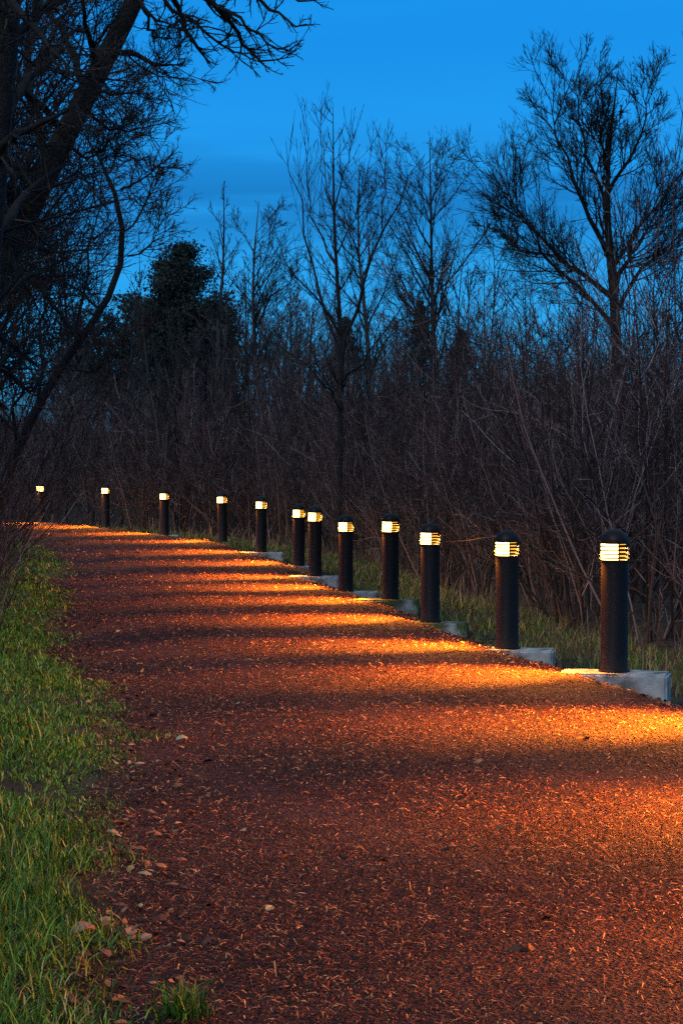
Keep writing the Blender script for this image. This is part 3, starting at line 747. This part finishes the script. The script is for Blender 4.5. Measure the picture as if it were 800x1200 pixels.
# evergreens: leaf clumps spread through the crown
def evergreen(px, top, base, depth, wpx, kind, label, seed, n=9000):
    g = np.random.default_rng(seed); H = (base - top) * depth / F; W = wpx * depth / F
    b = at(px, base, depth)
    T = Tubes(); zz = np.linspace(0, .93, 8) * H
    T.add(np.stack([g.normal(0, .06, 8), g.normal(0, .06, 8), zz], 1), np.linspace(.28, .04, 8), 7)
    if kind == 'round':
        nc = 170; u = nrm(g.normal(0, 1, (nc, 3))); rr = g.random(nc) ** .45
        C = u * rr[:, None] * np.array([W, W, H * .46]) + np.array([0, 0, H * .52]); cs = W * g.uniform(.10, .24, nc)
    else:
        nc = 150; t = g.random(nc) ** .75; a = g.uniform(0, 6.28, nc)
        rad = W * (1 - t) * g.uniform(.45, 1.05, nc) + .04 * W
        C = np.stack([np.cos(a) * rad, np.sin(a) * rad, H * (.12 + .86 * t) - rad * .25], 1); cs = W * (.08 + .16 * (1 - t))
    for c in C[::2]:
        T.add(np.array([[0, 0, max(0, c[2] - np.hypot(c[0], c[1]) * .5)], c * .6 + np.array([0, 0, .4 * max(0, c[2] - np.hypot(c[0], c[1]) * .5)]), c]), np.array([.07, .05, .02]), 3)
    k = g.integers(0, nc, n); p = C[k] + g.normal(0, 1, (n, 3)) * cs[k][:, None] * np.array([1, 1, .6])
    s = depth * .0008 * g.uniform(.6, 1.5, n)
    U = nrm(g.normal(0, 1, (n, 3))); Wv = nrm(np.cross(U, g.normal(0, 1, (n, 3))))
    V = np.stack([p - U * s[:, None], p - Wv * s[:, None] * .5, p + U * s[:, None], p + Wv * s[:, None] * .5], 1).reshape(-1, 3)
    root = empty('evergreen_tree', b); tag(root, label, 'tree', 'dark evergreens on the skyline')
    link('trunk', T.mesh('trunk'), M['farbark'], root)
    link('crown', mesh_np('crown', V, [(np.arange(n) * 4)[:, None] + np.arange(4)], False), M['everg'], root)
evergreen(214, 288, 520, 100, 50, 'round', 'broad round-topped dark evergreen behind the left saplings', 51, 95000)
evergreen(262, 345, 520, 104, 22, 'round', 'small dark evergreen against the round one', 56, 6000)
evergreen(405, 372, 440, 110, 20, 'cone', 'small dark conifer directly behind the slim middle tree', 52, 2600)
evergreen(493, 352, 440, 112, 20, 'cone', 'dark conifer behind the oval-crowned bare tree', 53, 3000)
evergreen(540, 386, 440, 114, 18, 'cone', 'lowest dark conifer right of the oval-crowned bare tree', 54, 2400)
evergreen(146, 335, 520, 105, 40, 'round', 'dark evergreen half hidden by the crooked tree', 55, 12000)
evergreen(95, 350, 520, 108, 40, 'round', 'dark evergreen behind the tangled trees at left', 57, 9000)

# ------------------------------------------------------------------ thicket
def shrub_mesh(seed, H, stems, spread):
    g = np.random.default_rng(seed); T = Tubes()
    az = g.uniform(0, 2 * math.pi, stems); tl = np.radians(np.abs(g.normal(0, spread, stems)))
    p0 = np.stack([np.cos(az) * g.uniform(.02, .35, stems), np.sin(az) * g.uniform(.02, .35, stems), np.full(stems, -.1)], 1)
    d = np.stack([np.cos(az) * np.sin(tl), np.sin(az) * np.sin(tl), np.cos(tl)], 1)
    l = H * g.uniform(.6, 1.15, stems); r = g.uniform(.008, .017, stems)
    P = lines(g, p0, d, l, 8, .07, .03); Rr = ramp(r, .004, 8); T.add(P, Rr, 4)
    branch(g, T, P, Rr, l, [dict(c=10, a=34, sd=14, lr=.34, rr=.5, rm=.0045, n=5, up=.08, w=.13, t0=.12, fall=.4), dict(c=7, a=38, sd=15, lr=.5, rr=.6, rm=.003, n=4, up=.06, w=.15)])
    return T.arrays()
VAR = [shrub_mesh(100 + i, 3.6, s, sp_) for i, (s, sp_) in enumerate([(18, 20), (16, 26), (20, 15), (15, 30), (19, 22), (13, 18)])]
VM = []
for k, (V, Fc) in enumerate(VAR):
    me = mesh_np('bare_shrub', V, [Fc]); me.materials.append(M['shrub']); VM.append(me)
def on_line(jf, S):
    j = int(np.clip(jf, 0, nd - 1)); return DENSE[j, 0] + PER[j, 0] * S, DENSE[j, 1] + PER[j, 1] * S
# depth along the line -> index
def jY(Y): return np.abs(DENSE[:, 1] - Y).argmin()
names12 = ['nearest', 'second', 'third', 'fourth', 'fifth', 'sixth', 'seventh', 'eighth', 'ninth', 'tenth', 'eleventh', 'farthest']
look = ['upright', 'wide fanning', 'tight many-stemmed', 'sprawling', 'leaning', 'thin']
cnt = {}
def put_shrub(x, y, s, k, row):
    px = 400 + x * F / y
    if px < -60 or px > 860: return
    s *= 1 + .22 * min(1, max(0, (px - 580) / 200))
    o = bpy.data.objects.new('bare_shrub', VM[k]); COL.objects.link(o)
    z = float(gz([x], [y])[0]); o.location = (x, y, z)
    o.rotation_euler = (random.gauss(0, .05), random.gauss(0, .05), random.uniform(0, 6.28)); o.scale = (s * random.uniform(.85, 1.1), s * random.uniform(.85, 1.1), s)
    i = int(np.argmin([abs(px - b[0]) for b in BOL])); d = px - BOL[i][0]
    rel = 'directly behind' if abs(d) < 14 else ('just right of' if d > 0 else 'just left of')
    lab = f'{look[k]} bare brown shrub in the {row} row, {rel} the {names12[i]} bollard'
    c = cnt.get(lab, 0); cnt[lab] = c + 1
    if c: lab = f'{look[k]} bare brown shrub, {["", "deeper", "deepest", "very deepest"][min(c, 3)]} in the {row} row, {rel} the {names12[i]} bollard'
    tag(o, lab, 'shrub', 'bare shrubs of the thicket')
for row, S0, step, sc in (('front', 2.3, 1.6, .88), ('second', 4.0, 2.0, 1.15)):
    Y = 14.2; q = 0
    while Y < 56:
        x, y = on_line(jY(Y), S0 + random.uniform(-.4, .6))
        put_shrub(x, y, sc * random.uniform(.8, 1.15), (q + random.randrange(3)) % 6, row)
        Y += step * random.uniform(.8, 1.2) * (1 if Y < 46 else .5); q += 1
# slim saplings standing in the brush
def sapling_mesh(seed, H):
    g = np.random.default_rng(seed); T = Tubes()
    P = lines(g, np.zeros((2, 3)) + np.array([[0, 0, -.1], [.15, .1, -.1]]), np.array([[0, 0, 1.], [.10, .06, 1.]]), np.array([H, H * .8]), 12, .03, .02)
    Rr = ramp(np.array([.045, .032]), .006, 12); T.add(P, Rr, 5)
    branch(g, T, P, Rr, np.array([H, H * .8]), [dict(c=22, a=34, sd=8, lr=.24, rr=.4, rm=.008, n=6, up=.12, w=.05, t0=.2, fall=.4), dict(c=6, a=30, lr=.45, rr=.6, rm=.006, n=4, up=.1)])
    me = T.mesh('sapling'); me.materials.append(M['twig']); return me
SM = [sapling_mesh(300 + i, 6.0) for i in range(4)]
slook = ['slim straight', 'twin-stemmed slender', 'upright thin', 'narrow bare']
for q in range(30):
    px = 112 + q * 15.5 + random.uniform(-5, 5); Y = np.interp(px, [100, 300, 600], [64, 56, 40]) + random.uniform(-4, 9)
    x = (px - 400) * Y / F; k = random.randrange(4); sc = random.uniform(.7, 1.12) * np.interp(px, [100, 600], [1.1, .9])
    o = bpy.data.objects.new('sapling', SM[k]); COL.objects.link(o); o.location = (x, Y, float(gz([x], [Y])[0])); o.scale = (sc, sc, sc)
    o.rotation_euler = (random.gauss(0, .04), random.gauss(0, .04), random.uniform(0, 6.28))
    i = int(np.argmin([abs(px - b[0]) for b in BOL])); d = px - BOL[i][0]
    rel = 'directly behind' if abs(d) < 14 else ('just right of' if d > 0 else 'just left of')
    lab = f'{slook[k]} sapling rising from the brush {rel} the {names12[i]} bollard'; c = cnt.get(lab, 0); cnt[lab] = c + 1
    if c: lab = f'{["", "shorter", "deeper"][min(c, 2)]} ' + lab
    tag(o, lab, 'sapling', 'slim saplings in the thicket')
# the mass behind: one object
Vs, Fs, off = [], [], 0
g = np.random.default_rng(5); N = 0
while N < 150:
    Y = g.uniform(18, 88); X = g.uniform(-Y / 6 * 1.15, Y / 6 * 1.2)
    S, _ = st([X], [Y])
    if S[0] < 5.5: continue
    V, Fc = VAR[g.integers(0, 6)]
    a = g.uniform(0, 6.28); s = g.uniform(.8, 1.3) * (1.12 if Y > 45 else 1.08); c, q = math.cos(a), math.sin(a)
    z = float(gz([X], [Y])[0])
    W = np.stack([(V[:, 0] * c - V[:, 1] * q) * s * 1.15 + X, (V[:, 0] * q + V[:, 1] * c) * s * 1.15 + Y, V[:, 2] * s + z], 1).astype(np.float32)
    Vs.append(W); Fs.append(Fc + off); off += len(V); N += 1
tag(link('thicket', mesh_np('thicket', np.concatenate(Vs), [np.concatenate(Fs)]), M['shrub']), 'dense mass of bare brown brush behind the shrub rows', 'thicket', kind='stuff')

for k, (px, Y, s) in enumerate([(-30, 29, 1.15), (-62, 36, 1.2), (-75, 25, 1.2), (-75, 44, 1.1)]):
    x = (px - 400) * Y / F; o = bpy.data.objects.new('bare_shrub', VM[(k * 2 + 1) % 6].copy()); COL.objects.link(o)
    o.data.materials[0] = M['twig']
    o.location = (x, Y, float(gz([x], [Y])[0])); o.scale = (s, s, s); o.rotation_euler = (0, 0, k * 2.3)
    tag(o, ['tall dark tangled shrub between the two left trunks', 'tall dark shrub right of the crooked tree base', 'tall dark shrub nearest at the left frame edge', 'dark shrub farthest back under the left trees'][k], 'shrub', 'dark shrubs under the left trees')
# far wood on the rise behind the thicket: one mass of bare tops
Vs2, Fs2, off2 = [], [], 0; g = np.random.default_rng(15); SA = [(np.empty(len(m.vertices) * 3, np.float32), m) for m in SM]
for a_, m_ in SA: m_.vertices.foreach_get('co', a_)
SQ = []
for a_, m_ in SA:
    q_ = np.empty(len(m_.loops), np.int32); m_.loops.foreach_get('vertex_index', q_); SQ.append(q_.reshape(-1, 4))
for q in range(95):
    px = g.uniform(70, 600); Y = g.uniform(95, 135); X = (px - 400) * Y / F; k = g.integers(0, 4)
    V = SA[k][0].reshape(-1, 3); a = g.uniform(0, 6.28); c_, s_ = math.cos(a), math.sin(a); sc = g.uniform(.9, 1.45) * (1.1 if px < 380 else .85); w_ = 1.9
    W = np.stack([(V[:, 0] * c_ - V[:, 1] * s_) * sc * w_ + X, (V[:, 0] * s_ + V[:, 1] * c_) * sc * w_ + Y, V[:, 2] * sc + float(gz([X], [Y])[0])], 1)
    Vs2.append(W); Fs2.append(SQ[k] + off2); off2 += len(V)
M['hazebark'] = noisy('haze_grey_bark', [(0, (.06, .06, .065)), (1, (.13, .12, .12))], 1, .9, island=True)  # distance haze put into the bark colour: paler grey for the far trees
tag(link('distant_wood', mesh_np('distant_wood', np.concatenate(Vs2), [np.concatenate(Fs2)]), M['hazebark']), 'far haze-greyed wood of bare tree tops on the rise', 'wood', kind='stuff')

# dark scrub at the foot of the left trees
for k, (px, Y, s) in enumerate([(-30, 24, .55), (0, 30, .34), (-4, 36, .55), (-14, 20, .34)]):
    x = (px - 400) * Y / F; o = bpy.data.objects.new('bare_shrub', VM[(k * 2) % 6]); COL.objects.link(o)
    o.location = (x, Y, float(gz([x], [Y])[0])); o.scale = (s * 1.4, s * 1.4, s); o.rotation_euler = (0, 0, k * 1.3)
    tag(o, ['low scrub under the leaning trunk at the left frame edge', 'low scrub at the foot of the crooked tree', 'low scrub where the grass bank meets the far path', 'nearest low scrub on the left grass bank'][k], 'shrub', 'low scrub under the left trees')

# ------------------------------------------------------------------ sky, light, camera
w = bpy.data.worlds.new('World'); scene.world = w; w.use_nodes = True; nt = w.node_tree
bg = nt.nodes['Background']
sk = node(nt, 'ShaderNodeTexSky'); sk.sky_type = 'NISHITA'; sk.sun_disc = False
SUN_EL, SUN_AZ = 2.0, 205.0
sk.sun_elevation = R(SUN_EL); sk.sun_rotation = R(SUN_AZ); sk.ozone_density = 4; sk.air_density = 1.0; sk.dust_density = .3
mx = node(nt, 'ShaderNodeMix', data_type='RGBA', blend_type='MULTIPLY'); mx.inputs['Factor'].default_value = 1
mx.inputs['B'].default_value = (.045, .55, 1.0, 1)      # deep blue white balance of the dusk picture
nt.links.new(sk.outputs['Color'], mx.inputs['A'])
ev = node(nt, 'ShaderNodeMix', data_type='RGBA'); ev.inputs['Factor'].default_value = .72; ev.inputs['B'].default_value = (.022, .88, 2.5, 1)
nt.links.new(mx.outputs['Result'], ev.inputs['A'])
tz = node(nt, 'ShaderNodeTexCoord'); sz = node(nt, 'ShaderNodeSeparateXYZ'); nt.links.new(tz.outputs['Generated'], sz.inputs[0])
hz = ramp_node(nt, [(.0, (.15, 1.6, 3.3)), (.085, (.09, 1.25, 3.0)), (.2, (.035, .94, 2.6))], sz.outputs['Z'])
nt.links.new(hz.outputs['Color'], ev.inputs['B'])
tc = node(nt, 'ShaderNodeTexCoord'); mp = node(nt, 'ShaderNodeMapping'); mp.inputs['Scale'].default_value = (2.2, 2.2, 26)
nt.links.new(tc.outputs['Generated'], mp.inputs['Vector'])
nz = node(nt, 'ShaderNodeTexNoise'); nz.inputs['Scale'].default_value = 2.2; nz.inputs['Detail'].default_value = 4; nz.inputs['Distortion'].default_value = .4
nt.links.new(mp.outputs['Vector'], nz.inputs['Vector'])
sx = node(nt, 'ShaderNodeSeparateXYZ'); nt.links.new(tc.outputs['Generated'], sx.inputs[0])
band = ramp_node(nt, [(.0, (0, 0, 0)), (.095, (.12, .12, .12)), (.112, (.7, .7, .7)), (.13, (1, 1, 1)), (.165, (.05, .05, .05)), (.5, (.3, .3, .3))], sx.outputs['Z'])
nr = ramp_node(nt, [(.30, (0, 0, 0)), (.55, (1, 1, 1))], nz.outputs['Fac'])
mu = node(nt, 'ShaderNodeMath', operation='MULTIPLY'); nt.links.new(band.outputs['Color'], mu.inputs[0]); nt.links.new(nr.outputs['Color'], mu.inputs[1])
mu2 = node(nt, 'ShaderNodeMath', operation='MULTIPLY'); nt.links.new(mu.outputs[0], mu2.inputs[0]); mu2.inputs[1].default_value = .9
cl = node(nt, 'ShaderNodeMix', data_type='RGBA', blend_type='MULTIPLY'); cl.inputs['B'].default_value = (.5, .55, .62, 1)
nt.links.new(mu2.outputs[0], cl.inputs['Factor']); nt.links.new(ev.outputs['Result'], cl.inputs['A'])
up = node(nt, 'ShaderNodeMix', data_type='RGBA'); up.inputs['B'].default_value = (.50, .85, 1.35, 1)
ur = ramp_node(nt, [(.24, (0, 0, 0)), (.5, (1, 1, 1))], sx.outputs['Z'])
nt.links.new(ur.outputs['Color'], up.inputs['Factor']); nt.links.new(cl.outputs['Result'], up.inputs['A'])
nt.links.new(up.outputs['Result'], bg.inputs['Color']); bg.inputs['Strength'].default_value = .15

sl = bpy.data.lights.new('sun', 'SUN'); sl.energy = .42; sl.angle = R(14); sl.color = (1, .9, .78)
so = bpy.data.objects.new('sun', sl); COL.objects.link(so)
so.rotation_euler = (R(90 - 38), 0, R(180 - SUN_AZ))      # afterglow, behind the camera to the left

cam = bpy.data.cameras.new('camera'); co = bpy.data.objects.new('camera', cam); COL.objects.link(co)
cam.sensor_fit = 'VERTICAL'; cam.sensor_height = 36; cam.sensor_width = 24; cam.lens = F / 1200 * 36
co.location = (0, 0, CH); co.rotation_euler = (R(90), 0, 0)
cam.shift_y = -(600 - HY) / 1200; cam.clip_end = 3000; cam.clip_start = .1
cam.dof.use_dof = False
scene.camera = co
vs = scene.view_settings; vs.view_transform = 'Standard'; vs.look = 'None'; vs.exposure = 1.3; vs.gamma = 1; vs.use_curve_mapping = False
cy = scene.cycles
cy.max_bounces = 5; cy.diffuse_bounces = 2; cy.glossy_bounces = 2; cy.transparent_max_bounces = 8; cy.caustics_reflective = False; cy.caustics_refractive = False
cy.use_denoising = False; cy.sample_clamp_indirect = .8; cy.use_light_tree = True
